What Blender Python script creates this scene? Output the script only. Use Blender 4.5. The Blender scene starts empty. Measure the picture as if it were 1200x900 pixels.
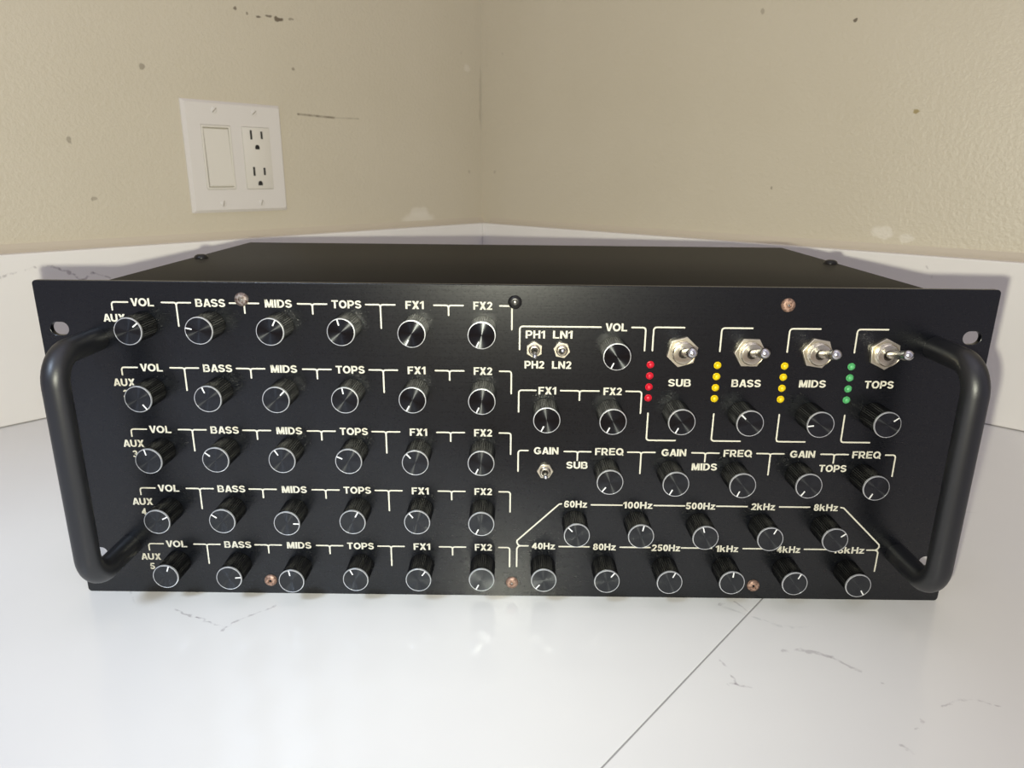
import bpy, bmesh, math, random
from mathutils import Matrix, Vector, Euler
random.seed(7)
SC = bpy.context.scene
COL = SC.collection
PI = math.pi

# ------------------------------------------------------------------ camera
CAM_LOC = (-0.000519, -0.350856, 0.231084)
CAM_ROT = (1.279275, -0.009471, 0.005287)
cam = bpy.data.objects.new('camera', bpy.data.cameras.new('camera'))
COL.objects.link(cam)
cam.location = CAM_LOC
cam.rotation_euler = CAM_ROT
cam.data.sensor_width = 36.0
cam.data.lens = 829.085 * 36.0 / 1200.0
cam.data.clip_start = 0.01
cam.data.dof.use_dof = True
cam.data.dof.focus_distance = 0.37
cam.data.dof.aperture_fstop = 22.0
SC.camera = cam

# ------------------------------------------------------------------ colour management, world, lights
SC.view_settings.view_transform = 'Standard'
SC.view_settings.look = 'None'
SC.view_settings.gamma = 1.0
SC.view_settings.use_curve_mapping = False
SC.view_settings.exposure = 0.0

W = bpy.data.worlds.new('room_light')
SC.world = W
W.use_nodes = True
_bg = W.node_tree.nodes['Background']
_bg.inputs['Color'].default_value = (0.90, 0.865, 1.03, 1)
# world is dimmed straight behind the camera, shaped to darken the panel's reflections
_tc = W.node_tree.nodes.new('ShaderNodeTexCoord')
_dp = W.node_tree.nodes.new('ShaderNodeVectorMath')
_dp.operation = 'DOT_PRODUCT'
_dp.inputs[1].default_value = (0.0, -0.985, 0.17)
_mr = W.node_tree.nodes.new('ShaderNodeMapRange')
_mr.interpolation_type = 'SMOOTHSTEP'
for _i, _v in enumerate((0.25, 0.92, 0.92, 0.31)):
    _mr.inputs[_i + 1].default_value = _v
W.node_tree.links.new(_tc.outputs['Generated'], _dp.inputs[0])
W.node_tree.links.new(_dp.outputs['Value'], _mr.inputs['Value'])
W.node_tree.links.new(_mr.outputs[0], _bg.inputs['Strength'])


def aim(o, target):
    d = Vector(target) - o.location
    o.rotation_euler = d.to_track_quat('-Z', 'Y').to_euler()


def area(name, loc, target, size, power, color, shape='DISK'):
    l = bpy.data.lights.new(name, 'AREA')
    l.shape = shape
    l.size = size
    l.energy = power
    l.color = color
    o = bpy.data.objects.new(name, l)
    COL.objects.link(o)
    o.location = loc
    aim(o, target)
    return o


# the phone's flash, a hand's breadth from nothing: 9 mm left of and 15 mm below the lens
fl = bpy.data.lights.new('phone_flash', 'SPOT')
fl.energy = 1.0
fl.color = (1.0, 0.99, 0.80)
fl.shadow_soft_size = 0.003
fl.spot_size = math.radians(170)
fl.spot_blend = 1.0
fl.use_nodes = True
_nt = fl.node_tree
_em = next(n for n in _nt.nodes if n.type == 'EMISSION')
_lf = _nt.nodes.new('ShaderNodeLightFalloff')
_lf.inputs['Strength'].default_value = 18.6
_lf.inputs['Smooth'].default_value = 0.23
_nt.links.new(_lf.outputs['Quadratic'], _em.inputs['Strength'])
flo = bpy.data.objects.new('phone_flash', fl)
COL.objects.link(flo)
flo.location = (-0.00955, -0.35403, 0.21628)
aim(flo, (-0.01, 0.60, 0.41))

area('overhead_fill', (0.15, -0.55, 1.52), (0.0, 0.1, 0.0), 0.5, 0.8, (1.0, 0.94, 0.88))  # unseen overhead light, added for a second streak on the knob faces
# cool daylight that reaches the left end of the counter past the corner of the room
dl = bpy.data.lights.new('daylight_beam', 'SPOT')
dl.energy = 76.0
dl.color = (0.66, 0.80, 1.0)
dl.shadow_soft_size = 0.14
dl.spot_size = math.radians(27)
dl.spot_blend = 0.4
dlo = bpy.data.objects.new('daylight_beam', dl)
COL.objects.link(dlo)
dlo.location = (-0.60, -1.10, 1.20)
aim(dlo, (-0.27, -0.205, 0.0))

# ------------------------------------------------------------------ material helpers


def srgb(r, g, b):
    f = lambda c: (c / 255 / 12.92) if c / 255 <= 0.04045 else ((c / 255 + 0.055) / 1.055) ** 2.4
    return (f(r), f(g), f(b), 1)


def mat(name, color, rough=0.5, metal=0.0, spec=0.5, **kw):
    m = bpy.data.materials.new(name)
    m.use_nodes = True
    b = m.node_tree.nodes['Principled BSDF']
    b.inputs['Base Color'].default_value = (*color[:3], 1)
    b.inputs['Roughness'].default_value = rough
    b.inputs['Metallic'].default_value = metal
    b.inputs['Specular IOR Level'].default_value = spec
    for k, v in kw.items():
        b.inputs[k].default_value = v
    return m


class NT:
    """small wrapper for wiring node trees"""

    def __init__(self, m):
        self.t = m.node_tree
        self.b = self.t.nodes['Principled BSDF']

    def n(self, typ, **kw):
        x = self.t.nodes.new(typ)
        for k, v in kw.items():
            setattr(x, k, v)
        return x

    def l(self, a, b):
        self.t.links.new(a, b)

    def val(self, sock, v):
        if hasattr(v, 'is_output'):
            self.l(v, sock)
        else:
            sock.default_value = v

    def math(self, op, a, b=0.0, clamp=False):
        x = self.n('ShaderNodeMath', operation=op, use_clamp=clamp)
        self.val(x.inputs[0], a)
        self.val(x.inputs[1], b)
        return x.outputs[0]

    def vmath(self, op, a, b=None, out=0):
        x = self.n('ShaderNodeVectorMath', operation=op)
        self.val(x.inputs[0], a)
        if b is not None:
            self.val(x.inputs[1], b)
        return x.outputs[out]

    def noise(self, vec, scale, detail=2.0, rough=0.5):
        x = self.n('ShaderNodeTexNoise')
        self.l(vec, x.inputs['Vector'])
        x.inputs['Scale'].default_value = scale
        x.inputs['Detail'].default_value = detail
        x.inputs['Roughness'].default_value = rough
        return x

    def coord(self, out='Object'):
        return self.n('ShaderNodeTexCoord').outputs[out]

    def remap(self, v, a, b, c=0.0, d=1.0, smooth=False):
        x = self.n('ShaderNodeMapRange')
        if smooth:
            x.interpolation_type = 'SMOOTHSTEP'
        self.l(v, x.inputs['Value'])
        for i, q in enumerate((a, b, c, d)):
            x.inputs[i + 1].default_value = q
        return x.outputs[0]

    def mix(self, fac, a, b):
        x = self.n('ShaderNodeMix', data_type='RGBA')
        self.val(x.inputs[0], fac)
        self.val(x.inputs[6], a)
        self.val(x.inputs[7], b)
        return x.outputs[2]

    def ellipse(self, P, c, r, soft=0.35):
        """1 inside an ellipsoid patch round c with radii r, falling to 0 at its edge"""
        d = self.vmath('SUBTRACT', P, c)
        d = self.vmath('DIVIDE', d, r)
        ln = self.vmath('LENGTH', d, out=1)
        return self.remap(ln, 1.0, 1.0 - soft, 0.0, 1.0, True)

    def segment(self, P, a, b, w):
        """1 on the line a-b, 0 beyond the half width w"""
        a, b = Vector(a), Vector(b)
        ab = b - a
        pa = self.vmath('SUBTRACT', P, tuple(a))
        t = self.math('DIVIDE', self.vmath('DOT_PRODUCT', pa, tuple(ab), out=1), ab.length_squared, True)
        x = self.n('ShaderNodeVectorMath', operation='SCALE')
        x.inputs[0].default_value = tuple(ab)
        self.l(t, x.inputs['Scale'])
        d = self.vmath('LENGTH', self.vmath('SUBTRACT', pa, x.outputs[0]), out=1)
        return self.remap(d, w, w * 0.25, 0.0, 1.0, True)

    def bump(self, h, strength, dist):
        x = self.n('ShaderNodeBump')
        x.inputs['Strength'].default_value = strength
        x.inputs['Distance'].default_value = dist
        self.l(h, x.inputs['Height'])
        self.l(x.outputs[0], self.b.inputs['Normal'])


def wall_paint(name, base, marks, lines=()):
    m = mat(name, base, 0.40, spec=0.45)
    t = NT(m)
    P = t.coord()
    wob = t.noise(P, 90.0, 3.0)
    off = t.vmath('MULTIPLY', t.vmath('SUBTRACT', wob.outputs['Color'], (0.5, 0.5, 0.5)), (0.010, 0.0, 0.010))
    Pw = t.vmath('ADD', P, off)
    blot = t.noise(P, 5.0, 3.0).outputs[0]
    col = t.mix(t.remap(blot, 0.3, 0.7), (base[0] * 0.95, base[1] * 0.945, base[2] * 0.93, 1), (*base[:3], 1))
    speck = t.noise(P, 55.0, 1.0).outputs[0]
    col = t.mix(t.math('MULTIPLY', t.remap(speck, 0.79, 0.83), 0.3), col, (0.22, 0.18, 0.12, 1))
    for (s, z, rs, rz, c, k) in marks:
        e = t.ellipse(Pw, (s, 0, z), (rs, 1.0, rz), 0.4)
        col = t.mix(t.math('MULTIPLY', e, k), col, c)
    for (a, b, w, c, k) in lines:
        e = t.segment(P, (a[0], 0, a[1]), (b[0], 0, b[1]), w)
        e = t.math('MULTIPLY', e, t.remap(wob.outputs[0], 0.35, 0.6, 0.25, 1.0))
        col = t.mix(t.math('MULTIPLY', e, k), col, c)
    t.l(col, t.b.inputs['Base Color'])
    peel = t.noise(P, 240.0, 3.0, 0.6).outputs[0]
    t.bump(peel, 0.45, 0.0017)
    return m


def quartz(name, base, veins, scale=1.0):
    """polished white stone; veins = list of (a, b, half width, strength)"""
    m = mat(name, base, 0.16, spec=0.5)
    t = NT(m)
    P = t.coord()
    n1 = t.noise(P, 14.0, 4.0)
    off = t.vmath('MULTIPLY', t.vmath('SUBTRACT', n1.outputs['Color'], (0.5, 0.5, 0.5)), (0.02, 0.02, 0.02))
    fine = t.noise(P, 160.0, 3.0)
    off2 = t.vmath('MULTIPLY', t.vmath('SUBTRACT', fine.outputs['Color'], (0.5, 0.5, 0.5)), (0.006, 0.006, 0.006))
    Pw = t.vmath('ADD', P, off2)
    cloud = t.noise(P, 7.0, 4.0).outputs[0]
    col = t.mix(t.remap(cloud, 0.35, 0.65), (base[0] * 0.97, base[1] * 0.97, base[2] * 0.975, 1), (*base[:3], 1))
    brk = t.remap(fine.outputs[0], 0.42, 0.56)
    # hairline random veins: the zero crossing of a big warped noise, broken up
    big = t.noise(t.vmath('ADD', P, off), 3.4 * scale, 2.0).outputs[0]
    hair = t.remap(t.math('ABSOLUTE', t.math('SUBTRACT', big, 0.47)), 0.0022, 0.0004, 0.0, 1.0)
    gate = t.remap(t.noise(P, 11.0, 2.0).outputs[0], 0.55, 0.66)
    hair = t.math('MULTIPLY', t.math('MULTIPLY', hair, gate), t.math('MULTIPLY', brk, 0.25))
    col = t.mix(hair, col, (0.22, 0.22, 0.23, 1))
    for a, b, w, k in veins:
        e = t.math('MULTIPLY', t.segment(Pw, a, b, w), t.math('MULTIPLY', brk, k * 0.6))
        col = t.mix(e, col, (0.20, 0.16, 0.18, 1))
    t.l(col, t.b.inputs['Base Color'])
    return m


# ------------------------------------------------------------------ object helpers


def props(o, label=None, cat=None, group=None, kind=None):
    for k, v in (('label', label), ('category', cat), ('group', group), ('kind', kind)):
        if v:
            o[k] = v
    return o


def empty(name, loc=(0, 0, 0)):
    o = bpy.data.objects.new(name, None)
    o.empty_display_size = 0.02
    COL.objects.link(o)
    o.location = loc
    return o


def link(name, me, material=None, parent=None, M=None):
    o = bpy.data.objects.new(name, me)
    COL.objects.link(o)
    if material is not None and not me.materials:
        me.materials.append(material)
    if parent is not None:
        o.parent = parent
    if M is not None:
        o.matrix_basis = M
    return o


def mesh_of(bm, name, smooth=None, recalc=True):
    if recalc:
        bmesh.ops.recalc_face_normals(bm, faces=bm.faces)
    me = bpy.data.meshes.new(name)
    bm.to_mesh(me)
    bm.free()
    if smooth is not None:
        for p in me.polygons:
            p.use_smooth = True
        me.set_sharp_from_angle(angle=math.radians(smooth))
    return me


def box(x0, x1, y0, y1, z0, z1, bevel=0.0, seg=2):
    bm = bmesh.new()
    vs = [bm.verts.new((x, y, z)) for x in (x0, x1) for y in (y0, y1) for z in (z0, z1)]
    for f in ((0, 1, 3, 2), (4, 6, 7, 5), (0, 4, 5, 1), (2, 3, 7, 6), (0, 2, 6, 4), (1, 5, 7, 3)):
        bm.faces.new([vs[i] for i in f])
    if bevel:
        bmesh.ops.bevel(bm, geom=list(bm.edges), offset=bevel, segments=seg, affect='EDGES', profile=0.5)
    return bm


def lathe(prof, n=48, bm=None, ridge=None):
    """surface of revolution about local Z; prof = [(r, z), ...]; ridge(i, k) -> radius factor"""
    bm = bm or bmesh.new()
    rings = []
    for i, (r, z) in enumerate(prof):
        if r < 1e-7:
            rings.append([bm.verts.new((0, 0, z))])
        else:
            rg = []
            for k in range(n):
                q = r + (ridge(i, k) if ridge else 0.0)
                a = 2 * PI * k / n
                rg.append(bm.verts.new((q * math.cos(a), q * math.sin(a), z)))
            rings.append(rg)
    for A, B in zip(rings, rings[1:]):
        for k in range(n):
            k2 = (k + 1) % n
            if len(A) == 1 and len(B) == 1:
                continue
            if len(A) == 1:
                bm.faces.new((A[0], B[k2], B[k]))
            elif len(B) == 1:
                bm.faces.new((A[k], A[k2], B[0]))
            else:
                bm.faces.new((A[k], A[k2], B[k2], B[k]))
    return bm


def tube(path, r, n=24, caps=True):
    bm = bmesh.new()
    pts = [Vector(p) for p in path]
    up = Vector((1, 0, 0))
    rings = []
    for i, p in enumerate(pts):
        d = (pts[min(i + 1, len(pts) - 1)] - pts[max(i - 1, 0)]).normalized()
        u = (up - d * up.dot(d)).normalized()
        v = d.cross(u)
        rings.append([bm.verts.new(p + r * (math.cos(2 * PI * k / n) * u + math.sin(2 * PI * k / n) * v)) for k in range(n)])
    for A, B in zip(rings, rings[1:]):
        for k in range(n):
            bm.faces.new((A[k], A[(k + 1) % n], B[(k + 1) % n], B[k]))
    if caps:
        bm.faces.new(rings[0])
        bm.faces.new(rings[-1])
    return bm


def poly_curve_mesh(name, loops, extrude, bevel=0.0, offset=0.0):
    """filled flat outline with holes in local XY, thickened along local Z"""
    cu = bpy.data.curves.new(name, 'CURVE')
    cu.dimensions = '2D'
    cu.fill_mode = 'BOTH'
    cu.extrude = extrude
    cu.bevel_depth = bevel
    cu.bevel_resolution = 1
    cu.offset = offset
    for lp in loops:
        s = cu.splines.new('POLY')
        s.points.add(len(lp) - 1)
        for q, (x, y) in zip(s.points, lp):
            q.co = (x, y, 0, 1)
        s.use_cyclic_u = True
    return curve_to_mesh(cu, name)


def curve_to_mesh(cu, name):
    o = bpy.data.objects.new(name, cu)
    COL.objects.link(o)
    bpy.context.view_layer.update()
    dg = bpy.context.evaluated_depsgraph_get()
    me = bpy.data.meshes.new_from_object(o.evaluated_get(dg))
    me.name = name
    bpy.data.objects.remove(o)
    bpy.data.curves.remove(cu)
    return me


def front(x, z, y=0.0, theta=0.0):
    """frame on the mixer's front: local Z points out of the panel, mm in, metres out"""
    return Matrix.Translation((x / 1000, y / 1000, z / 1000)) @ Matrix.Rotation(PI / 2, 4, 'X') @ Matrix.Rotation(theta, 4, 'Z')


# ------------------------------------------------------------------ the corner: walls, splash, counter
CX, CY, CA = -0.0525066, 0.7718674, 0.8533608
LV = Vector((-math.cos(CA), -math.sin(CA), 0))      # along the left wall, away from the corner
RV = Vector((math.sin(CA), -math.cos(CA), 0))       # along the right wall
ML = Matrix(((LV.x, RV.x, 0, CX), (LV.y, RV.y, 0, CY), (0, 0, 1, 0), (0, 0, 0, 1)))      # room on local +Y
MR = Matrix(((RV.x, -LV.x, 0, CX), (RV.y, -LV.y, 0, CY), (0, 0, 1, 0), (0, 0, 0, 1)))    # room on local -Y

WALL = (0.63, 0.57, 0.455)
DK = (0.12, 0.09, 0.06, 1)
PALE = (0.74, 0.69, 0.60, 1)
left_marks = [(0.1290, 0.164, 0.036, 0.0150, PALE, 0.8), (0.127, 0.175, 0.020, 0.0095, PALE, 0.7),
              (0.380, 0.3945, 0.003, 0.0022, DK, 0.8), (0.366, 0.3925, 0.0025, 0.002, DK, 0.6), (0.352, 0.391, 0.004, 0.0022, DK, 0.85),
              (0.340, 0.3925, 0.005, 0.002, DK, 0.75), (0.328, 0.3920, 0.006, 0.0026, DK, 0.9), (0.312, 0.3925, 0.004, 0.002, DK, 0.5),
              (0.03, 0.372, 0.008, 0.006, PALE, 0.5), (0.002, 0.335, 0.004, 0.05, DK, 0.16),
              (0.4856, 0.327, 0.0030, 0.0030, DK, 0.5), (0.561, 0.2549, 0.0028, 0.0034, DK, 0.45), (0.3147, 0.343, 0.0025, 0.003, DK, 0.5),
              (0.5467, 0.2019, 0.003, 0.0026, DK, 0.4)]
left_lines = [((0.312, 0.2936), (0.262, 0.2925), 0.0018, DK, 0.75), ((0.262, 0.2925), (0.225, 0.2934), 0.0012, DK, 0.4)]
right_marks = [(0.5727, 0.175, 0.013, 0.008, PALE, 0.8), (0.595, 0.170, 0.008, 0.005, PALE, 0.7),
               (0.5165, 0.379, 0.0024, 0.0022, DK, 0.9), (0.5856, 0.2907, 0.0036, 0.0022, (0.30, 0.22, 0.06, 1), 0.8),
               (0.4189, 0.3978, 0.003, 0.004, DK, 0.35), (0.4504, 0.2166, 0.0015, 0.002, DK, 0.5)]
m_wall_l = wall_paint('wall_paint_left', WALL, left_marks, left_lines)
m_wall_r = wall_paint('wall_paint_right', WALL, right_marks)
WALL_TOP, FLOOR_Z = 1.55, -0.92
wl = link('wall_left', mesh_of(box(-0.12, 1.9, -0.12, 0, FLOOR_Z, WALL_TOP), 'wall_left'), m_wall_l, None, ML)
wr = link('wall_right', mesh_of(box(0, 1.9, 0, 0.12, FLOOR_Z, WALL_TOP), 'wall_right'), m_wall_r, None, MR)
m_floor = mat('floor_boards', (0.30, 0.21, 0.13), 0.5)
fo = link('floor', mesh_of(box(-4.0, 4.0, -6.0, 1.0, FLOOR_Z - 0.03, FLOOR_Z), 'floor'), m_floor)
for o in (wl, wr, fo):
    props(o, kind='structure')

QB = (0.86, 0.83, 0.80)
SP_T, SP_H, DEPTH = 0.01995, 0.15604, 0.654
sv_l = [((0.640, .02, 0.1368), (0.612, .02, 0.143), 0.0016, 0.7), ((0.606, .02, 0.1436), (0.592, .02, 0.1405), 0.0016, 0.7),
        ((0.592, .02, 0.1405), (0.575, .02, 0.128), 0.0018, 0.8), ((0.575, .02, 0.128), (0.565, .02, 0.1333), 0.0016, 0.8),
        ((0.565, .02, 0.1333), (0.550, .02, 0.127), 0.0016, 0.7)]
sv_r = [((0.628, -.02, 0.136), (0.622, -.02, 0.147), 0.0012, 0.5), ((0.66, -.02, 0.05), (0.69, -.02, 0.10), 0.0014, 0.5)]
m_caulk = mat('caulk_paint', (0.60, 0.53, 0.42), 0.5)
for nm, x0, ys, M, sv, lab in (
        ('backsplash', 0.0, 1, ML, sv_l, 'white veined stone backsplash under the wall plate with switch and outlet'),
        ('backsplash', SP_T + 0.0004, -1, MR, sv_r, 'white stone backsplash along the bare wall without a wall plate')):
    a, b = (0.0, SP_T) if ys > 0 else (-SP_T, 0.0)
    o = link(nm, mesh_of(box(x0, 1.85, a, b, 0.0006, SP_H, 0.0012), nm), quartz('splash_stone', QB, sv), None, M)
    props(o, lab, 'backsplash')
    bm = bmesh.new()
    prof = [(0.0, 0.0), (0.0075, 0.0), (0.0055, 0.0012), (0.0025, 0.0035), (0.0, 0.0075)]
    ends = []
    for x in (x0, 1.85):
        ends.append([bm.verts.new((x, ys * q, SP_H + h)) for q, h in prof])
    for k in range(len(prof)):
        k2 = (k + 1) % len(prof)
        bm.faces.new((ends[0][k], ends[0][k2], ends[1][k2], ends[1][k]))
    bm.faces.new(ends[0])
    bm.faces.new(ends[1])
    link('caulk_bead', mesh_of(bm, 'caulk_bead', 40), m_caulk, o)

# counter: an L of two slabs, butted along a line parallel to the left wall
cv = [((-0.1842, -0.0172, 0), (-0.1687, -0.0239, 0), 0.0011, 0.75), ((-0.1687, -0.0239, 0), (-0.151, -0.0320, 0), 0.0012, 0.85),
      ((-0.151, -0.0345, 0), (-0.149, -0.0290, 0), 0.0014, 0.9), ((-0.150, -0.0295, 0), (-0.131, -0.0120, 0), 0.0011, 0.75),
      ((0.1023, -0.0512, 0), (0.106, -0.0606, 0), 0.0010, 0.6), ((0.106, -0.0606, 0), (0.1065, -0.0712, 0), 0.0012, 0.8),
      ((0.103, -0.0708, 0), (0.1125, -0.0713, 0), 0.0014, 0.8), ((0.138, -0.046, 0), (0.1472, -0.0452, 0), 0.0016, 0.5),
      ((0.1472, -0.0452, 0), (0.1602, -0.0502, 0), 0.0020, 0.6), ((0.1602, -0.0502, 0), (0.1700, -0.0610, 0), 0.0016, 0.6),
      ((0.193, -0.086, 0), (0.204, -0.0805, 0), 0.0011, 0.6), ((0.204, -0.0805, 0), (0.215, -0.0786, 0), 0.0011, 0.75),
      ((0.215, -0.0786, 0), (0.2225, -0.0834, 0), 0.0011, 0.7), ((0.1652, -0.1063, 0), (0.170, -0.112, 0), 0.0014, 0.7),
      ((0.1824, -0.0934, 0), (0.176, -0.099, 0), 0.0010, 0.6), ((0.126, -0.0032, 0), (0.1305, -0.0150, 0), 0.0012, 0.7),
      ((0.121, -0.0005, 0), (0.1165, -0.0070, 0), 0.0016, 0.6), ((0.1762, -0.0700, 0), (0.1768, -0.0730, 0), 0.0014, 0.9)]
m_counter = quartz('counter_stone', (0.74, 0.725, 0.70), cv)
ct = empty('countertop', (CX, CY, 0))
props(ct, 'white polished stone countertop with a diagonal seam, under the black mixer', 'countertop')
inv = Matrix.Translation((-CX, -CY, 0))


def prism(pts, z0, z1, bevel=0.0):
    bm = bmesh.new()
    lo = [bm.verts.new((x, y, z0)) for x, y in pts]
    hi = [bm.verts.new((x, y, z1)) for x, y in pts]
    n = len(pts)
    for k in range(n):
        bm.faces.new((lo[k], lo[(k + 1) % n], hi[(k + 1) % n], hi[k]))
    bm.faces.new(lo[::-1])
    bm.faces.new(hi)
    if bevel:
        bmesh.ops.bevel(bm, geom=[e for e in bm.edges if all(v.co.z == z1 for v in e.verts)], offset=bevel, segments=2, affect='EDGES', profile=0.5)
    return bm


def on_counter(s_left, s_right):
    q = LV * s_left + RV * s_right
    return (CX + q.x, CY + q.y)


GAP = 0.00035
slab_a = [on_counter(0, 0), on_counter(1.85, 0), on_counter(1.85, DEPTH - GAP), on_counter(0, DEPTH - GAP)]
slab_b = [on_counter(0, DEPTH + GAP), on_counter(DEPTH, DEPTH + GAP), on_counter(DEPTH, 1.85), on_counter(0, 1.85)]
seam = [on_counter(0, DEPTH - GAP), on_counter(DEPTH, DEPTH - GAP), on_counter(DEPTH, DEPTH + GAP), on_counter(0, DEPTH + GAP)]
for pts in (slab_a, slab_b):
    o = link('stone_slab', mesh_of(prism(pts, -0.03, 0.0, 0.0003), 'stone_slab'), m_counter, ct)
    o.matrix_parent_inverse = inv
o = link('seam_filler', mesh_of(prism(seam, -0.03, -0.0002), 'seam_filler'), mat('seam_glue', (0.30, 0.29, 0.28), 0.6), ct)
o.matrix_parent_inverse = inv

# ------------------------------------------------------------------ materials of the mixer
m_panel = mat('black_anodised_panel', (0.0020, 0.0025, 0.0040), 0.28, spec=0.62)
t = NT(m_panel)
P = t.coord('Object')
st = t.noise(t.vmath('MULTIPLY', P, (6.0, 900.0, 900.0)), 3.0, 3.0).outputs[0]
gr = t.noise(P, 900.0, 2.0).outputs[0]
t.l(t.remap(t.math('ADD', st, gr), 0.7, 1.3, 0.265, 0.305), t.b.inputs['Roughness'])
t.bump(t.math('ADD', t.math('MULTIPLY', st, 0.6), gr), 0.04, 0.0003)
m_case = mat('black_powder_coat', (0.009, 0.008, 0.007), 0.45, spec=0.05)
t = NT(m_case)
P = t.coord('Object')
t.bump(t.noise(P, 900.0, 2.0).outputs[0], 0.25, 0.0004)
m_handle = mat('black_handle_coat', (0.006, 0.0065, 0.0085), 0.42, spec=0.75)
t = NT(m_handle)
t.bump(t.noise(t.coord('Object'), 1500.0, 2.0).outputs[0], 0.15, 0.0002)
m_print = mat('cream_silkscreen_ink', (0.70, 0.67, 0.56), 0.55)
m_knob = mat('black_knob_aluminium', (0.003, 0.003, 0.0035), 0.22, spec=0.20)
m_face = mat('spun_black_aluminium', (0.065, 0.068, 0.072), 0.23, 1.0)
t = NT(m_face)
t.b.inputs['Anisotropic'].default_value = 0.97
t.b.inputs['Anisotropic Rotation'].default_value = 0.25
tg = t.n('ShaderNodeTangent', direction_type='RADIAL', axis='Z')
t.l(tg.outputs[0], t.b.inputs['Tangent'])
m_rim = mat('bright_cut_rim', (0.84, 0.85, 0.86), 0.38, 0.8)
m_pointer = mat('white_pointer_fill', (0.80, 0.80, 0.78), 0.45)
m_nut = mat('nickel_nut', (0.80, 0.735, 0.60), 0.36, 0.95)
m_thread = mat('nickel_bushing', (0.74, 0.68, 0.55), 0.27, 1.0)
m_lever = mat('chrome_lever', (0.66, 0.65, 0.65), 0.24, 1.0)
m_hole = mat('dark_brown_gap', (0.020, 0.014, 0.009), 0.6)
m_black = mat('black_screw', (0.022, 0.021, 0.021), 0.32, 0.6)


def rusty(name, a, b, metal=0.5):
    m = mat(name, a, 0.5, metal)
    t = NT(m)
    n = t.noise(t.coord('Object'), 700.0, 3.0).outputs[0]
    t.l(t.mix(t.remap(n, 0.40, 0.62), (*a, 1), (*b, 1)), t.b.inputs['Base Color'])
    t.bump(n, 0.3, 0.0003)
    return m


m_rust = rusty('worn_copper_screw', (0.50, 0.32, 0.24), (0.20, 0.12, 0.09))
m_worn = rusty('worn_steel_screw', (0.32, 0.28, 0.26), (0.12, 0.075, 0.06))
m_steel = mat('screw_socket_steel', (0.45, 0.43, 0.40), 0.3, 1.0)


def led_mat(name, c):
    return mat(name, c, 0.25, spec=0.5, **{'Subsurface Weight': 0.15, 'Subsurface Radius': (0.001, 0.001, 0.001)})


m_red = led_mat('red_lens', (0.62, 0.012, 0.030))
m_yel = led_mat('yellow_lens', (0.80, 0.58, 0.006))
m_grn = led_mat('green_lens', (0.10, 0.44, 0.16))

# ------------------------------------------------------------------ the mixer
mx = empty('audio_mixer', (0, 0, 0))
props(mx, 'black rack-mount audio mixer covered in knobs with two side handles, on the white countertop', 'audio mixer')
PW, PH = 241.3, 177.2


def rounded_rect(x0, x1, y0, y1, r, n=6):
    out = []
    for cx, cy, a0 in ((x1 - r, y1 - r, 0), (x0 + r, y1 - r, 90), (x0 + r, y0 + r, 180), (x1 - r, y0 + r, 270)):
        for k in range(n + 1):
            a = math.radians(a0 + 90 * k / n)
            out.append(((cx + r * math.cos(a)) / 1000, (cy + r * math.sin(a)) / 1000))
    return out


loops = [rounded_rect(-PW, PW, 0, PH, 2.0)]
for sx in (-1, 1):
    for z in (152.6, 24.6):
        c = 231.3 * sx
        loops.append(rounded_rect(c - 4.6, c + 4.6, z - 3.45, z + 3.45, 3.4)[::-1])
me = poly_curve_mesh('front_panel', loops, 0.0012, 0.0003, -0.0003)
panel = link('front_panel', me, m_panel, mx, front(0, 0, 1.5))   # front skin at y = 0, 3 mm thick

# --- bracket lines printed on the panel
LW = 0.80


def ribbon(bm, pts, w=LW, z=0.05):
    """flat printed stroke with mitred bends and round ends, mm"""
    P2 = [Vector(p) for p in pts]
    n = len(P2)
    L_, R_ = [], []
    for i in range(n):
        d0 = (P2[i] - P2[i - 1]).normalized() if i else None
        d1 = (P2[i + 1] - P2[i]).normalized() if i < n - 1 else None
        if d0 is None or d1 is None:
            d = d1 or d0
            nn = Vector((-d.y, d.x))
            k = 1.0
        else:
            nn = (Vector((-d0.y, d0.x)) + Vector((-d1.y, d1.x))).normalized()
            k = 1.0 / max(0.5, nn.dot(Vector((-d1.y, d1.x))))
        L_.append(P2[i] + nn * w / 2 * k)
        R_.append(P2[i] - nn * w / 2 * k)

    def cap(c, d):
        a0 = math.atan2(d.y, d.x)
        return [c + Vector((math.cos(a0 + a), math.sin(a0 + a))) * w / 2 for a in (-PI / 3, -PI / 6, 0, PI / 6, PI / 3)]
    mk = lambda v: bm.verts.new((v.x / 1000, v.y / 1000, z / 1000))
    Lv = [mk(v) for v in L_]
    Rv = [mk(v) for v in R_]
    for i in range(n - 1):
        bm.faces.new((Lv[i], Rv[i], Rv[i + 1], Lv[i + 1]))
    e = [mk(v) for v in cap(P2[-1], (P2[-1] - P2[-2]).normalized())]
    bm.faces.new([Rv[-1]] + e + [Lv[-1]])
    s = [mk(v) for v in cap(P2[0], (P2[0] - P2[1]).normalized())]
    bm.faces.new([Lv[0]] + s + [Rv[0]])


def bend(a, c, b, r=1.5, n=4):
    """rounded corner from a through c to b"""
    a, c, b = Vector(a), Vector(c), Vector(b)
    p, q = c + (a - c).normalized() * r, c + (b - c).normalized() * r
    out = [a]
    for k in range(n + 1):
        u = k / n
        out.append(p * (1 - u) ** 2 + c * 2 * u * (1 - u) + q * u * u)
    return out + [b]


bm = bmesh.new()


def tee(x, z, dn, l=7.3, r=7.3):
    ribbon(bm, bend((x - l, z), (x, z), (x, z - dn), 1.4))
    ribbon(bm, bend((x + r, z), (x, z), (x, z - dn), 1.4), z=0.06)


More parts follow.
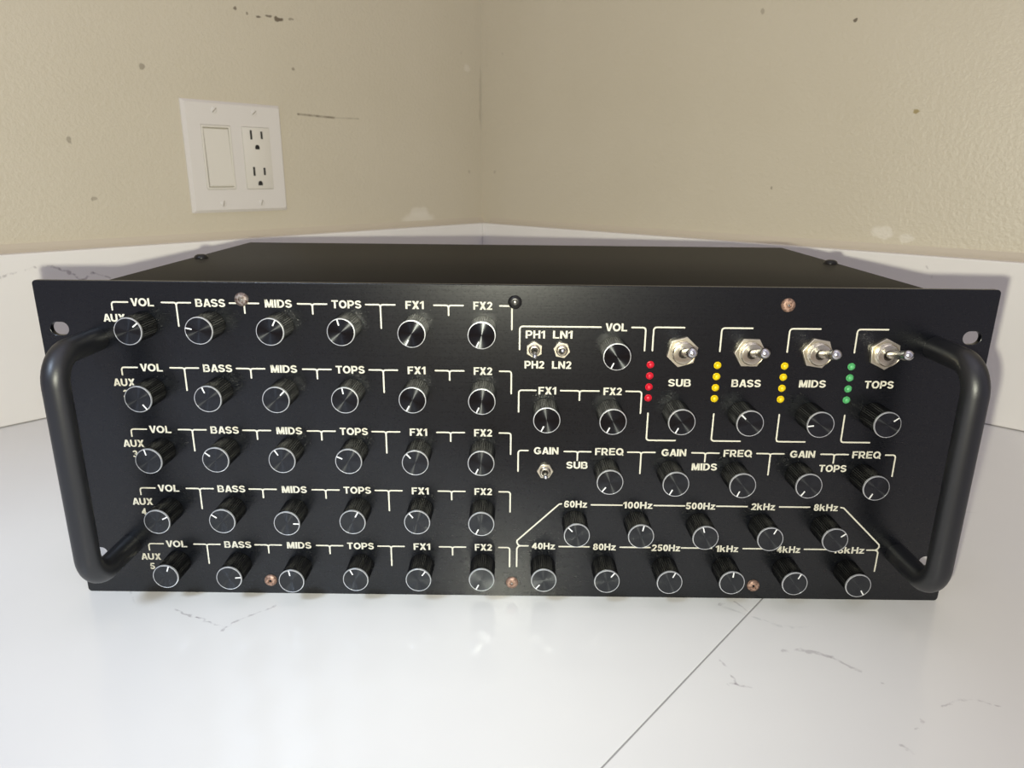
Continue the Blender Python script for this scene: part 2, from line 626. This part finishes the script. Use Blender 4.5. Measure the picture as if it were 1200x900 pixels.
ROWZ = [166.6, 132.6, 98.7, 64.7, 30.8]
COLX = [-187.5 + 34.2 * i for i in range(6)]
for z in ROWZ:
    ribbon(bm, bend((-194.7, z), (-202.9, z), (-202.9, z - 4.0)))
    for i, dn in enumerate((12.0, 5.0, 5.0, 12.0, 5.0)):
        tee(COLX[i] + 17.1, z, dn)
    ribbon(bm, bend((-7.8, z), (-1.75, z), (-1.75, z - 12.0)))
# headphone/line block
ribbon(bm, bend((43.3, 156.3), (2.3, 156.3), (2.3, 144.3), 1.7))
ribbon(bm, bend((59.0, 156.3), (66.0, 156.3), (66.0, 144.3), 1.7))
for x in (70.0, 104.4, 138.7, 172.9):
    ribbon(bm, bend((x + 15.5, 156.5), (x, 156.5), (x, 144.4), 1.8))
    ribbon(bm, bend((x + 15.3, 95.5), (x, 95.5), (x, 110.6), 1.6))
# effects block
ribbon(bm, bend((11.1, 122.5), (2.2, 122.5), (2.2, 110.6), 1.6))
tee(33.8, 122.5, 5.1, 9.9, 10.0)
ribbon(bm, bend((57.8, 122.5), (66.0, 122.5), (66.0, 110.6), 1.6))
# gain / frequency block
ribbon(bm, bend((7.5, 88.9), (2.3, 88.9), (2.3, 76.9), 1.6))
for x, dn, a, b in ((33.9, 5.0, 7.1, 7.1), (67.8, 12.2, 7.2, 7.3), (102.0, 5.0, 7.2, 7.2), (136.6, 12.2, 7.2, 7.1), (170.6, 5.0, 7.2, 7.3)):
    tee(x, 88.6, dn, a, b)
ribbon(bm, bend((197.8, 88.5), (203.2, 88.5), (203.2, 76.3), 1.6))
# equaliser block
ribbon(bm, [(26.3, 57.9), (25.0, 57.7), (2.3, 35.3), (2.2, 34.0), (2.9, 32.6), (3.9, 32.0), (8.4, 32.0)])
ribbon(bm, [(4.2, 32.0), (2.9, 31.5), (2.2, 30.2), (2.2, 19.0)], z=0.06)
for a, b in ((42.5, 59.3), (76.8, 93.4), (110.8, 127.4), (145.1, 161.5)):
    ribbon(bm, [(a, 57.5), (b, 57.5)])
ribbon(bm, [(178.5, 57.5), (180.1, 57.2), (202.8, 35.1), (203.0, 33.6), (202.3, 32.4), (201.2, 31.7), (196.5, 31.7)])
ribbon(bm, [(201.0, 31.7), (202.3, 31.2), (202.9, 30.0), (202.8, 18.5)], z=0.06)
for a, b in ((25.7, 42.3), (59.6, 76.2), (93.7, 110.4), (127.9, 144.6), (161.9, 178.6)):
    ribbon(bm, [(a, 31.8), (b, 31.8)])
link('bracket_print', mesh_of(bm, 'bracket_print'), m_print, panel, Matrix.Translation((0, 0, 0.0015)))

# --- lettering
TK = 0.205


def arc(cx, cy, rx, ry, a0, a1, n=10):
    return [(cx + rx * math.cos(math.radians(a0 + (a1 - a0) * k / n)), cy + ry * math.sin(math.radians(a0 + (a1 - a0) * k / n))) for k in range(n + 1)]


def stroke(pts, w=TK, closed=False):
    """quads of a constant-width stroke along a polyline, flat ends"""
    P2 = [Vector(p) for p in pts]
    n = len(P2)
    prs = []
    for i in range(n):
        d0 = (P2[i] - P2[i - 1]) if (i or closed) else None
        d1 = (P2[(i + 1) % n] - P2[i]) if (i < n - 1 or closed) else None
        d0, d1 = d0 or d1, d1 or d0
        n0 = Vector((-d0.y, d0.x)).normalized()
        n1 = Vector((-d1.y, d1.x)).normalized()
        m = (n0 + n1).normalized()
        k = w / 2 / max(0.45, m.dot(n1))
        prs.append((P2[i] + m * k, P2[i] - m * k))
    out = []
    for i in range(n if closed else n - 1):
        j = (i + 1) % n
        out.append([prs[i][0], prs[i][1], prs[j][1], prs[j][0]])
    return out


def rect(x0, x1, y0, y1):
    return [(x0, y0), (x1, y0), (x1, y1), (x0, y1)]


h = TK / 2


def glyph(c):
    """polygons and advance width of one bold capital, cap height 1"""
    if c == 'V':
        return [[(0, 1), (.225, 1), (.375, .27), (.375, 0), (.265, 0)], [(.75, 1), (.525, 1), (.375, .27), (.375, 0), (.485, 0)]], .75
    if c == 'A':
        return [[(0, 0), (.22, 0), (.39, .70), (.39, 1), (.27, 1)], [(.78, 0), (.56, 0), (.39, .70), (.39, 1), (.51, 1)], [(.2, .19), (.58, .19), (.54, .37), (.24, .37)]], .78
    if c == 'X':
        return [[(0, 0), (.245, 0), (.74, 1), (.495, 1)], [(.74, 0), (.495, 0), (0, 1), (.245, 1)]], .74
    if c == 'M':
        return [rect(0, .2, 0, 1), rect(.68, .88, 0, 1), [(.0, 1), (.28, 1), (.54, 0), (.34, 0)], [(.88, 1), (.60, 1), (.34, 0), (.54, 0)]], .88
    if c == 'N':
        return [rect(0, .2, 0, 1), rect(.55, .75, 0, 1), [(0, 1), (.21, 1), (.75, 0), (.54, 0)]], .75
    if c == 'H':
        return [rect(0, TK, 0, 1), rect(.54, .54 + TK, 0, 1), rect(.1, .6, .41, .60)], .54 + TK
    if c == 'L':
        return [rect(0, TK, 0, 1), rect(.1, .62, 0, .18)], .62
    if c == 'T':
        return [rect(0, .70, .82, 1), rect(.35 - h, .35 + h, 0, .9)], .70
    if c == 'I':
        return [rect(0, TK, 0, 1)], TK
    if c == 'F':
        return [rect(0, TK, 0, 1), rect(.1, .62, .82, 1), rect(.1, .55, .41, .58)], .62
    if c == 'E':
        return [rect(0, TK, 0, 1), rect(.1, .67, .82, 1), rect(.1, .62, .42, .59), rect(.1, .68, 0, .18)], .68
    if c in 'PR':
        q = [rect(0, TK, 0, 1)] + stroke([(.1, .905)] + arc(.40, .655, .21, .25, 90, -90) + [(.1, .405)], .19)
        if c == 'R':
            return q + [[(.24, .40), (.46, .42), (.76, 0), (.52, 0)]], .76
        return q, .71
    if c == 'B':
        return [rect(0, TK, 0, 1)] + stroke([(.1, .91)] + arc(.42, .71, .17, .20, 90, -90) + [(.1, .51)], .18) + stroke([(.1, .51)] + arc(.44, .30, .20, .21, 90, -90) + [(.1, .09)], .18), .735
    if c == 'D':
        return [rect(0, TK, 0, 1)] + stroke([(.1, .905)] + arc(.32, .5, .325, .405, 90, -90, 14) + [(.1, .095)], .195), .745
    if c in 'OQ':
        q = stroke(arc(.42, .5, .318, .405, 0, 345, 23), TK, True)
        if c == 'Q':
            q = q + [[(.44, .30), (.54, .40), (.88, .02), (.77, -.09)]]
        return q, .84
    if c == 'G':
        return stroke(arc(.42, .5, .318, .405, 38, 335, 20), TK) + [rect(.43, .80, .38, .55), rect(.62, .80, .12, .5)], .82
    if c == 'U':
        return stroke([(h, 1)] + arc(.37, .37, .37 - h, .275, 180, 360, 14) + [(.74 - h, 1)], TK), .74
    if c == 'S':
        return stroke(arc(.34, .70, .245, .205, 12, 200, 10) + [(.20, .555), (.34, .505), (.48, .455)] + arc(.345, .295, .25, .20, 25, -170, 10), .19), .69
    if c == '0':
        return stroke(arc(.30, .5, .20, .41, 0, 345, 23), .19, True), .60
    if c == '1':
        return [rect(.20, .40, 0, 1), [(0, .62), (0, .80), (.24, 1), (.30, .84)]], .42
    if c == '2':
        return stroke(arc(.31, .70, .205, .205, 172, -38, 12) + [(.30, .32), (.13, .12)], .19) + [rect(0, .60, 0, .175)], .61
    if c == '3':
        return stroke(arc(.29, .71, .185, .20, 165, -80, 11) + [(.24, .52)], .18) + stroke([(.24, .52)] + arc(.29, .295, .205, .205, 88, -165, 12), .18), .59
    if c == '4':
        return [rect(.35, .54, 0, 1), rect(0, .65, .20, .375), [(0, .375), (0, .22), (.20, .22), (.40, .62), (.40, 1), (.36, 1)]], .65
    if c == '5':
        return [rect(.10, .58, .825, 1)] + stroke([(.17, .91), (.125, .53)], .17) + stroke([(.08, .50), (.15, .56)] + arc(.30, .325, .21, .235, 110, -165, 13), .185), .61
    if c == '6':
        return stroke(arc(.31, .31, .205, .22, 0, 345, 20), .18, True) + stroke([(.105, .33)] + arc(.34, .52, .235, .395, 178, 32, 11), .18), .62
    if c == '8':
        return stroke(arc(.30, .725, .175, .19, 0, 345, 18), .18, True) + stroke(arc(.30, .29, .205, .20, 0, 345, 18), .185, True), .60
    if c == 'k':
        return [rect(0, .19, 0, 1), [(.15, .24), (.15, .46), (.40, .74), (.64, .74)], [(.25, .38), (.40, .52), (.68, 0), (.45, 0)]], .68
    if c == 'z':
        return [rect(.02, .56, .58, .74), rect(0, .58, 0, .16), [(0, .14), (.33, .62), (.56, .62), (.23, .14)]], .58
    raise KeyError(c)


bmw = bmesh.new()


def word(s, cx, cz, w, h=4.05):
    polys, x = [], 0.0
    for c in s:
        gs, adv = glyph(c)
        polys += [[(px + x, py) for px, py in g] for g in gs]
        x += adv + (0.02 if c in 'AV' else 0.085)
    xs = [p[0] for g in polys for p in g]
    x0, x1 = min(xs), max(xs)
    for g in polys:
        out = [bmw.verts.new(((cx + ((px - x0) / (x1 - x0) - 0.5) * w) / 1000, (cz + (py - 0.5) * h) / 1000, 0.00005)) for px, py in g]
        f = bmw.faces.new(out)
        f.normal_update()
        if f.normal.z < 0:
            f.normal_flip()


WID = {'VOL': 11.6, 'BASS': 15.0, 'MIDS': 13.6, 'TOPS': 14.9, 'FX1': 9.2, 'FX2': 9.5}
for r, z in enumerate(ROWZ):
    for i, s in enumerate(('VOL', 'BASS', 'MIDS', 'TOPS', 'FX1', 'FX2')):
        word(s, COLX[i] + 0.1, z, WID[s])
    word('AUX', -202.6, z - 8.1, 11.1, 4.0)
    word(str(r + 1), -202.6, z - 14.1, 2.1 if r == 0 else 2.7, 3.9)
for s, x, z, w in (('PH1', 10.2, 152.2, 9.8), ('LN1', 24.1, 152.2, 9.9), ('PH2', 10.0, 136.3, 10.1), ('LN2', 24.0, 136.3, 9.9),
                   ('VOL', 51.1, 156.3, 11.0), ('FX1', 17.0, 122.4, 9.2), ('FX2', 50.9, 122.4, 9.5),
                   ('SUB', 85.2, 127.4, 11.7), ('BASS', 119.6, 127.5, 15.2), ('MIDS', 153.8, 127.6, 13.8), ('TOPS', 188.2, 127.5, 15.0),
                   ('GAIN', 17.2, 88.9, 13.1), ('SUB', 33.9, 80.8, 11.4), ('FREQ', 50.9, 88.8, 15.3), ('GAIN', 85.2, 88.6, 13.2),
                   ('MIDS', 102.1, 80.6, 13.6), ('FREQ', 119.3, 88.6, 15.3), ('GAIN', 153.7, 88.5, 13.3), ('TOPS', 170.8, 80.5, 14.7),
                   ('FREQ', 187.8, 88.5, 15.3),
                   ('60Hz', 34.0, 57.8, 12.6), ('100Hz', 67.9, 57.6, 16.0), ('500Hz', 102.1, 57.5, 16.1), ('2kHz', 136.2, 57.5, 13.0), ('8kHz', 170.4, 57.4, 13.2),
                   ('40Hz', 17.0, 32.0, 12.9), ('80Hz', 50.9, 31.9, 12.7), ('250Hz', 85.1, 31.7, 15.9), ('1kHz', 119.0, 31.6, 12.6), ('4kHz', 153.2, 31.5, 13.0), ('16kHz', 186.6, 31.5, 17.4)):
    word(s, x, z, w)
link('lettering', mesh_of(bmw, 'lettering', None, False), m_print, panel, Matrix.Translation((0, 0, 0.00153)))

# --- steel case behind the panel, pan head screws on its top
case = link('case', mesh_of(box(-0.21307, 0.21307, 0.0030, 0.2225, 0.0008, 0.17514, 0.0012), 'case', 40), m_case, mx)
scr = mesh_of(lathe([(0, 0.0023), (0.0022, 0.0021), (0.0037, 0.0014), (0.0044, 0.0004), (0.0044, -0.0006)], 28), 'case_screw', 40)
soc = mesh_of(lathe([(0, 0.00245), (0.0012, 0.00245), (0.0013, 0.0018)], 6), 'hex_socket')
for x, y in ((-0.2062, 0.1162), (0.2080, 0.1209)):
    s = link('case_screw', scr, m_black, case, Matrix.Translation((x, y, 0.1753)))

# --- handles: round bar bent twice
HX, HT, HB, HD, BR = 213.4, 147.2, 29.6, 37.0, 14.0
for sx in (-1, 1):
    path = [(sx * HX, 2.0, HT), (sx * HX, -4, HT), (sx * HX, -12, HT)]
    for k in range(11):
        a = PI / 2 * k / 10
        path.append((sx * HX, -(HD - BR) - BR * math.sin(a), HT - BR + BR * math.cos(a)))
    for k in range(1, 8):
        path.append((sx * HX, -HD, HT - BR + (HB - HT + 2 * BR) * k / 8))
    for k in range(11):
        a = PI / 2 * k / 10
        path.append((sx * HX, -(HD - BR) - BR * math.cos(a), HB + BR - BR * math.sin(a)))
    path += [(sx * HX, -12, HB), (sx * HX, -4, HB), (sx * HX, 2.0, HB)]
    link('handle', mesh_of(tube([tuple(c / 1000 for c in p) for p in path], 0.0060, 28), 'handle', 50), m_handle, mx)

# --- knobs
NK = 40
SEG = 6


def knurl(i, k):
    if i in (3, 4):
        return (0.0, 0.00012, 0.00030, 0.00034, 0.00030, 0.00012)[k % SEG]
    return 0.0


kb = mesh_of(lathe([(0.0062, 0.0), (0.0064, 0.0), (0.0066, 0.0002), (0.0066, 0.0004), (0.0064, 0.0142), (0.00675, 0.0144), (0.00675, 0.0154), (0.0060, 0.0157), (0, 0.0157)],
                   NK * SEG, None, knurl), 'knob', 28)
rimm = mesh_of(lathe([(0.00676, 0.0150), (0.00690, 0.0152), (0.00690, 0.0154), (0.00672, 0.0160), (0.00644, 0.01604), (0.00640, 0.0157)], 64), 'rim', 50)
fc = mesh_of(lathe([(0.0, 0.01592), (0.0022, 0.01592), (0.0044, 0.01591), (0.00645, 0.0159)], 96), 'face', 30)
pt = mesh_of(box(0.0034, 0.00655, -0.00032, 0.00032, 0.0157, 0.01602), 'pointer')
KNOBS = [('v1', -187.9, 155.1, 39), ('b1', -153.4, 155.8, 168), ('m1', -118.9, 155.6, 63), ('t1', -84.5, 155.8, 104), ('f1', -50.3, 155.3, -118), ('g1', -16.3, 154.9, -114),
         ('v2', -187.9, 120.5, -54), ('b2', -153.0, 121.0, 111), ('m2', -119.0, 120.9, 46), ('t2', -84.6, 121.1, 100), ('f2', -50.9, 121.5, -119), ('g2', -16.3, 121.1, -115),
         ('v3', -187.2, 87.1, 104), ('b3', -152.7, 88.2, 142), ('m3', -118.7, 88.3, 121), ('t3', -84.6, 88.2, 156), ('f3', -50.5, 87.8, 132), ('g3', -16.8, 87.9, -116),
         ('v4', -187.6, 52.6, 27), ('b4', -153.1, 53.4, 144), ('m4', -119.2, 52.5, -1), ('t4', -84.5, 53.7, 62), ('f4', -50.5, 54.0, 128), ('g4', -16.8, 53.4, -116),
         ('v5', -187.3, 19.9, 70), ('b5', -153.1, 19.3, 5), ('m5', -119.5, 17.9, 99), ('t5', -84.7, 19.3, 115), ('f5', -50.8, 19.5, 54), ('g5', -16.7, 20.0, -118),
         ('VOL', 49.9, 144.9, -115), ('FX1', 16.3, 111.6, -115), ('FX2', 49.6, 111.2, -117), ('SUB', 84.1, 111.4, -116), ('BASS', 118.4, 111.1, 136), ('MIDS', 153.8, 110.8, -172), ('TOPS', 187.3, 111.1, 36),
         ('sF', 49.7, 78.1, -127), ('mG', 83.7, 77.4, -117), ('mF', 118.2, 77.0, -113), ('tG', 152.3, 77.2, -123), ('tF', 187.1, 76.4, -116),
         ('60', 33.7, 47.3, 135), ('100', 67.6, 47.2, 79), ('500', 101.7, 46.7, 106), ('2k', 135.9, 46.4, 65), ('8k', 170.1, 46.2, 37),
         ('40', 16.8, 20.1, -130), ('80', 50.9, 19.9, 53), ('250', 84.7, 19.7, 65), ('1k', 118.3, 19.9, 87), ('4k', 152.1, 19.8, 65), ('16k', 186.4, 19.0, -58)]
knob0 = None
for _, x, z, deg in KNOBS:
    M = front(x, z, 0, math.radians(deg))
    if knob0 is None:
        k = knob0 = link('knob', kb, m_knob, mx, M)
        kids = [link('rim', rimm, m_rim, k), link('face', fc, m_face, k), link('pointer', pt, m_pointer, k)]
        kids[0]['label'] = 'bright metal rim'
        kids[2]['label'] = 'white pointer line'
        continue
    k = knob0.copy()
    COL.objects.link(k)
    k.parent = mx
    k.matrix_basis = M
    for c in kids:
        d = c.copy()
        COL.objects.link(d)
        d.parent = k

# --- toggle switches


def hexagon(af, rot):
    r = af / math.sqrt(3)
    return [(r * math.cos(rot + PI / 3 * k) / 1000, r * math.sin(rot + PI / 3 * k) / 1000) for k in range(6)]


def circ(r, n=40):
    return [(r * math.cos(2 * PI * k / n) / 1000, r * math.sin(2 * PI * k / n) / 1000) for k in range(n)]


def toggle(x, z, big, vertex_deg, tip):
    """tip = (dx, dz, height) of the lever's end from the switch centre, mm"""
    s = 1.0 if big else 0.0
    rb = 5.9 if big else 2.95            # bushing radius
    hb = 5.6 if big else 3.6             # bushing height
    ri = 2.5 if big else 1.6            # mouth radius
    hn = 2.2 if big else 1.5
    prof = [(rb, 0.0)]
    zz = 0.2
    while zz < hb - 1.0:                 # threads
        prof += [(rb, zz), (rb - 0.28, zz + 0.22), (rb, zz + 0.45)]
        zz += 0.62
    prof += [(rb - 0.1, hb - 0.7), (rb - 0.6, hb - 0.15), (rb - 1.0, hb), (ri + 0.25, hb), (ri, hb - 0.3), (ri, hb - 1.6), (0, hb - 1.8)]
    bush = link('toggle_switch', mesh_of(lathe([(r / 1000, q / 1000) for r, q in prof], 40), 'toggle_switch', 25), m_thread, mx, front(x, z))
    me = poly_curve_mesh('hex_nut', [hexagon(14.2 if big else 7.7, math.radians(vertex_deg)), circ(rb - 0.15)], (hn / 2 - 0.25) / 1000, 0.00025, -0.00025)
    link('hex_nut', me, m_nut, bush, Matrix.Translation((0, 0, hn / 2000)))
    w = lathe([(r / 1000, q / 1000) for r, q in ((rb + 0.1, 0), (6.9 if big else 3.6, 0), (6.9 if big else 3.6, 0.35), (rb, 0.35))], 40)
    link('washer', mesh_of(w, 'washer', 30), m_nut, bush)
    bmh = lathe([(0, (hb - 1.5) / 1000), ((ri - 0.02) / 1000, (hb - 1.5) / 1000), ((ri - 0.02) / 1000, (hb - 0.45) / 1000), ((ri - 0.4) / 1000, (hb - 0.45) / 1000), ((ri - 0.6) / 1000, (hb - 1.4) / 1000)], 28)
    link('mouth', mesh_of(bmh, 'mouth', 30), m_hole, bush)
    d = Vector((tip[0], tip[1], tip[2] - (hb - 2.0)))
    ln = d.length
    if big:
        pr = [(1.75, -0.5), (1.8, 1.0), (2.15, ln * 0.35), (2.5, ln * 0.75), (2.62, ln * 0.9)]
        pr += [(2.6 * math.cos(a), ln * 0.9 + 2.6 * math.sin(a) * 0.9) for a in [PI / 2 * k / 8 for k in range(1, 8)]] + [(0, ln * 0.9 + 2.34)]
    else:
        pr = [(0.7, -0.5), (0.75, 0.8), (0.95, ln * 0.4), (1.15, ln * 0.85)]
        pr += [(1.15 * math.cos(a), ln * 0.85 + 1.1 * math.sin(a)) for a in [PI / 2 * k / 6 for k in range(1, 6)]] + [(0, ln * 0.85 + 1.1)]
    q = d.to_track_quat('Z', 'Y').to_matrix().to_4x4()
    link('lever', mesh_of(lathe([(r / 1000, h / 1000) for r, h in pr], 32), 'lever', 40), m_lever, bush, Matrix.Translation((0, 0, (hb - 2.0) / 1000)) @ q)


toggle(85.0, 144.2, True, 77, (0.1, 4.8, 22.5))
toggle(119.4, 144.2, True, 180, (0.2, 5.2, 23.5))
toggle(153.7, 144.2, True, 111, (-0.3, 5.1, 24.2))
toggle(187.9, 144.2, True, 94, (-0.2, 5.2, 24.5))
toggle(9.8, 144.4, False, 90, (0.2, -2.0, 9.2))
toggle(23.8, 144.4, False, 109, (0.0, 1.7, 9.2))
toggle(16.8, 77.5, False, 180, (0.1, -0.2, 9.6))

# --- indicator lights
led = lathe([(0.0019, 0.0), (0.0019, 0.0002), (0.00152, 0.0002), (0.00152, 0.0007)] +
            [(0.00152 * math.cos(a), 0.0007 + 0.00125 * math.sin(a)) for a in [PI / 2 * k / 7 for k in range(1, 7)]] + [(0, 0.00195)], 28)
led_me = mesh_of(led, 'indicator_light', 35)
for x, mm, c in ((69.5, m_red, 'red'), (103.9, m_yel, 'yellow'), (138.3, m_yel, 'yellow'), (172.5, m_grn, 'green')):
    me2 = led_me.copy()
    me2.materials.append(mm)
    for k in range(4):
        o = link('indicator_light', me2, None, mx, front(x, 137.0 - 5.97 * k))
        o['label'] = c + ' indicator light'

# --- panel screws
ps = lathe([(0.0035, 0.0), (0.0035, 0.0003), (0.0033, 0.0009), (0.0026, 0.0015), (0.0019, 0.0017), (0.00125, 0.0017), (0.00115, 0.0008), (0, 0.0007)], 36)
ps_me = mesh_of(ps, 'panel_screw', 35)
sk_me = mesh_of(lathe([(0, 0.00075), (0.0006, 0.00075), (0.00062, 0.0014), (0.0, 0.0016)], 24), 'socket_pin', 40)
for x, z, mm, pin, lab in ((-137.2, 168.6, m_worn, m_steel, 'worn silver screw'), (-0.3, 168.6, m_black, m_steel, 'black screw'), (136.3, 168.5, m_rust, m_steel, 'worn copper coloured screw'),
                           (-136.7, 8.5, m_rust, m_black, 'worn copper coloured screw'), (-0.3, 8.8, m_rust, m_steel, 'worn copper coloured screw'), (135.9, 8.6, m_rust, m_black, 'worn copper coloured screw')):
    me2 = ps_me.copy()
    me2.materials.append(mm)
    s = link('panel_screw', me2, None, mx, front(x, z, 0, random.random() * 6))
    s['label'] = lab
    sm = sk_me.copy()
    sm.materials.append(pin)
    link('socket_pin', sm, None, s)

# ------------------------------------------------------------------ wall plate with rocker switch and outlet
m_plate = mat('white_plate_plastic', (0.72, 0.68, 0.64), 0.32)
m_dev = mat('white_device_plastic', (0.72, 0.68, 0.61), 0.30)
m_dark = mat('outlet_slot_dark', (0.010, 0.009, 0.008), 0.6)
wp = empty('wall_plate')
PM = ML @ Matrix.Translation((0.39474, 0, 0.24269)) @ Matrix.Rotation(-PI / 2, 4, 'X') @ Matrix.Rotation(PI, 4, 'Z')
# local X along the wall (towards the corner), local Y up, local Z out of the wall
wp.matrix_basis = PM
props(wp, 'white double wall plate with a rocker switch and a two-socket outlet, on the beige wall', 'wall plate')
G = 23.0


def rr(x0, x1, y0, y1, r):
    return rounded_rect(x0, x1, y0, y1, r, 4)


bm = bmesh.new()
OUT = [rr(-57.25, 57.25, -58, 58, 1.5), rr(-57.25, 57.25, -58, 58, 1.5), rr(-54.2, 54.2, -55.0, 55.0, 2.0)]
zs = (0.0, 0.0018, 0.0055)
rings = [[bm.verts.new((x, y, z)) for x, y in lp] for lp, z in zip(OUT, zs)]
for A, B in zip(rings, rings[1:]):
    for k in range(len(A)):
        k2 = (k + 1) % len(A)
        bm.faces.new((A[k], A[k2], B[k2], B[k]))
# face with two rectangular openings: frame cells
xs = sorted([-53.0, -G - 16.7, -G + 16.7, G - 16.7, G + 16.7, 53.0])
me_face = poly_curve_mesh('tmp', [rr(-54.2, 54.2, -55.0, 55.0, 2.0), rr(-G - 16.7, -G + 16.7, -33.4, 33.4, 0.8)[::-1], rr(G - 16.7, G + 16.7, -33.4, 33.4, 0.8)[::-1]], 0.0008)
bm2 = bmesh.new()
bm2.from_mesh(me_face)
bmesh.ops.translate(bm2, verts=bm2.verts, vec=(0, 0, 0.0047))
tmp = bpy.data.meshes.new('tmp2')
bm2.to_mesh(tmp)
bm2.free()
bm.from_mesh(tmp)
bpy.data.meshes.remove(tmp)
bpy.data.meshes.remove(me_face)
link('cover_plate', mesh_of(bm, 'cover_plate', 30), m_plate, wp)

# rocker switch: frame and a paddle that is tipped a little
me = poly_curve_mesh('rocker_switch', [rr(-16.4, 16.4, -33.1, 33.1, 0.8), rr(-14.4, 14.4, -30.9, 30.9, 0.5)[::-1]], 0.0019, 0.0003, -0.0003)
rk = link('rocker_switch', me, m_dev, wp, Matrix.Translation((-G / 1000, 0, 0.0037)))
bmp = bmesh.new()
prof = [(-0.0300, -0.0030), (-0.0300, 0.0034), (-0.0285, 0.0040), (0.0, 0.0024), (0.0292, 0.0012), (0.0298, 0.0008), (0.0298, -0.0030)]
ends = [[bmp.verts.new((x, y, z)) for y, z in prof] for x in (-0.0137, 0.0137)]
for k in range(len(prof)):
    k2 = (k + 1) % len(prof)
    bmp.faces.new((ends[0][k], ends[0][k2], ends[1][k2], ends[1][k]))
bmp.faces.new(ends[0])
bmp.faces.new(ends[1])
link('paddle', mesh_of(bmp, 'paddle', 20), m_dev, rk)

# duplex outlet
oc = link('outlet', mesh_of(box(-0.0164, 0.0164, -0.0331, 0.0331, 0.0005, 0.0066, 0.0006, 2), 'outlet', 30), m_dev, wp, Matrix.Translation((G / 1000, 0, 0)))
for yy in (0.0195, -0.0195):
    b3 = bmesh.new()
    for x, hh in ((-0.0064, 0.0049), (0.0064, 0.0040)):
        bb = box(x - 0.0012, x + 0.0012, yy + 0.0055 - hh, yy + 0.0055 + hh, 0.0055, 0.00668)
        tm = bpy.data.meshes.new('t')
        bb.to_mesh(tm)
        bb.free()
        b3.from_mesh(tm)
        bpy.data.meshes.remove(tm)
    g = [(0.0027 * math.cos(a), yy - 0.0075 + 0.0027 * math.sin(a)) for a in [PI * k / 10 for k in range(11)]] + [(-0.0027, yy - 0.0098), (0.0027, yy - 0.0098)]
    lo = [b3.verts.new((x, y, 0.0055)) for x, y in g]
    hi = [b3.verts.new((x, y, 0.00668)) for x, y in g]
    for k in range(len(g)):
        b3.faces.new((lo[k], lo[(k + 1) % len(g)], hi[(k + 1) % len(g)], hi[k]))
    b3.faces.new(hi)
    s = link('socket', mesh_of(b3, 'socket'), m_dark, oc)
    s['label'] = 'dark three-hole socket'
ws = mesh_of(lathe([(0, 0.0009), (0.0022, 0.0008), (0.0034, 0.0003), (0.0036, -0.0004)], 24), 'plate_screw', 40)
sl = mesh_of(box(-0.0030, 0.0030, -0.0004, 0.0004, 0.0004, 0.00100), 'screw_slot')
m_slot = mat('screw_slot_grey', (0.30, 0.26, 0.20), 0.6)
for x in (-G, G):
    for y in (48.3, -48.3):
        s = link('plate_screw', ws, m_plate, wp, Matrix.Translation((x / 1000, y / 1000, 0.0055)) @ Matrix.Rotation(random.uniform(0.7, 1.9), 4, 'Z'))
        link('screw_slot', sl, m_slot, s)
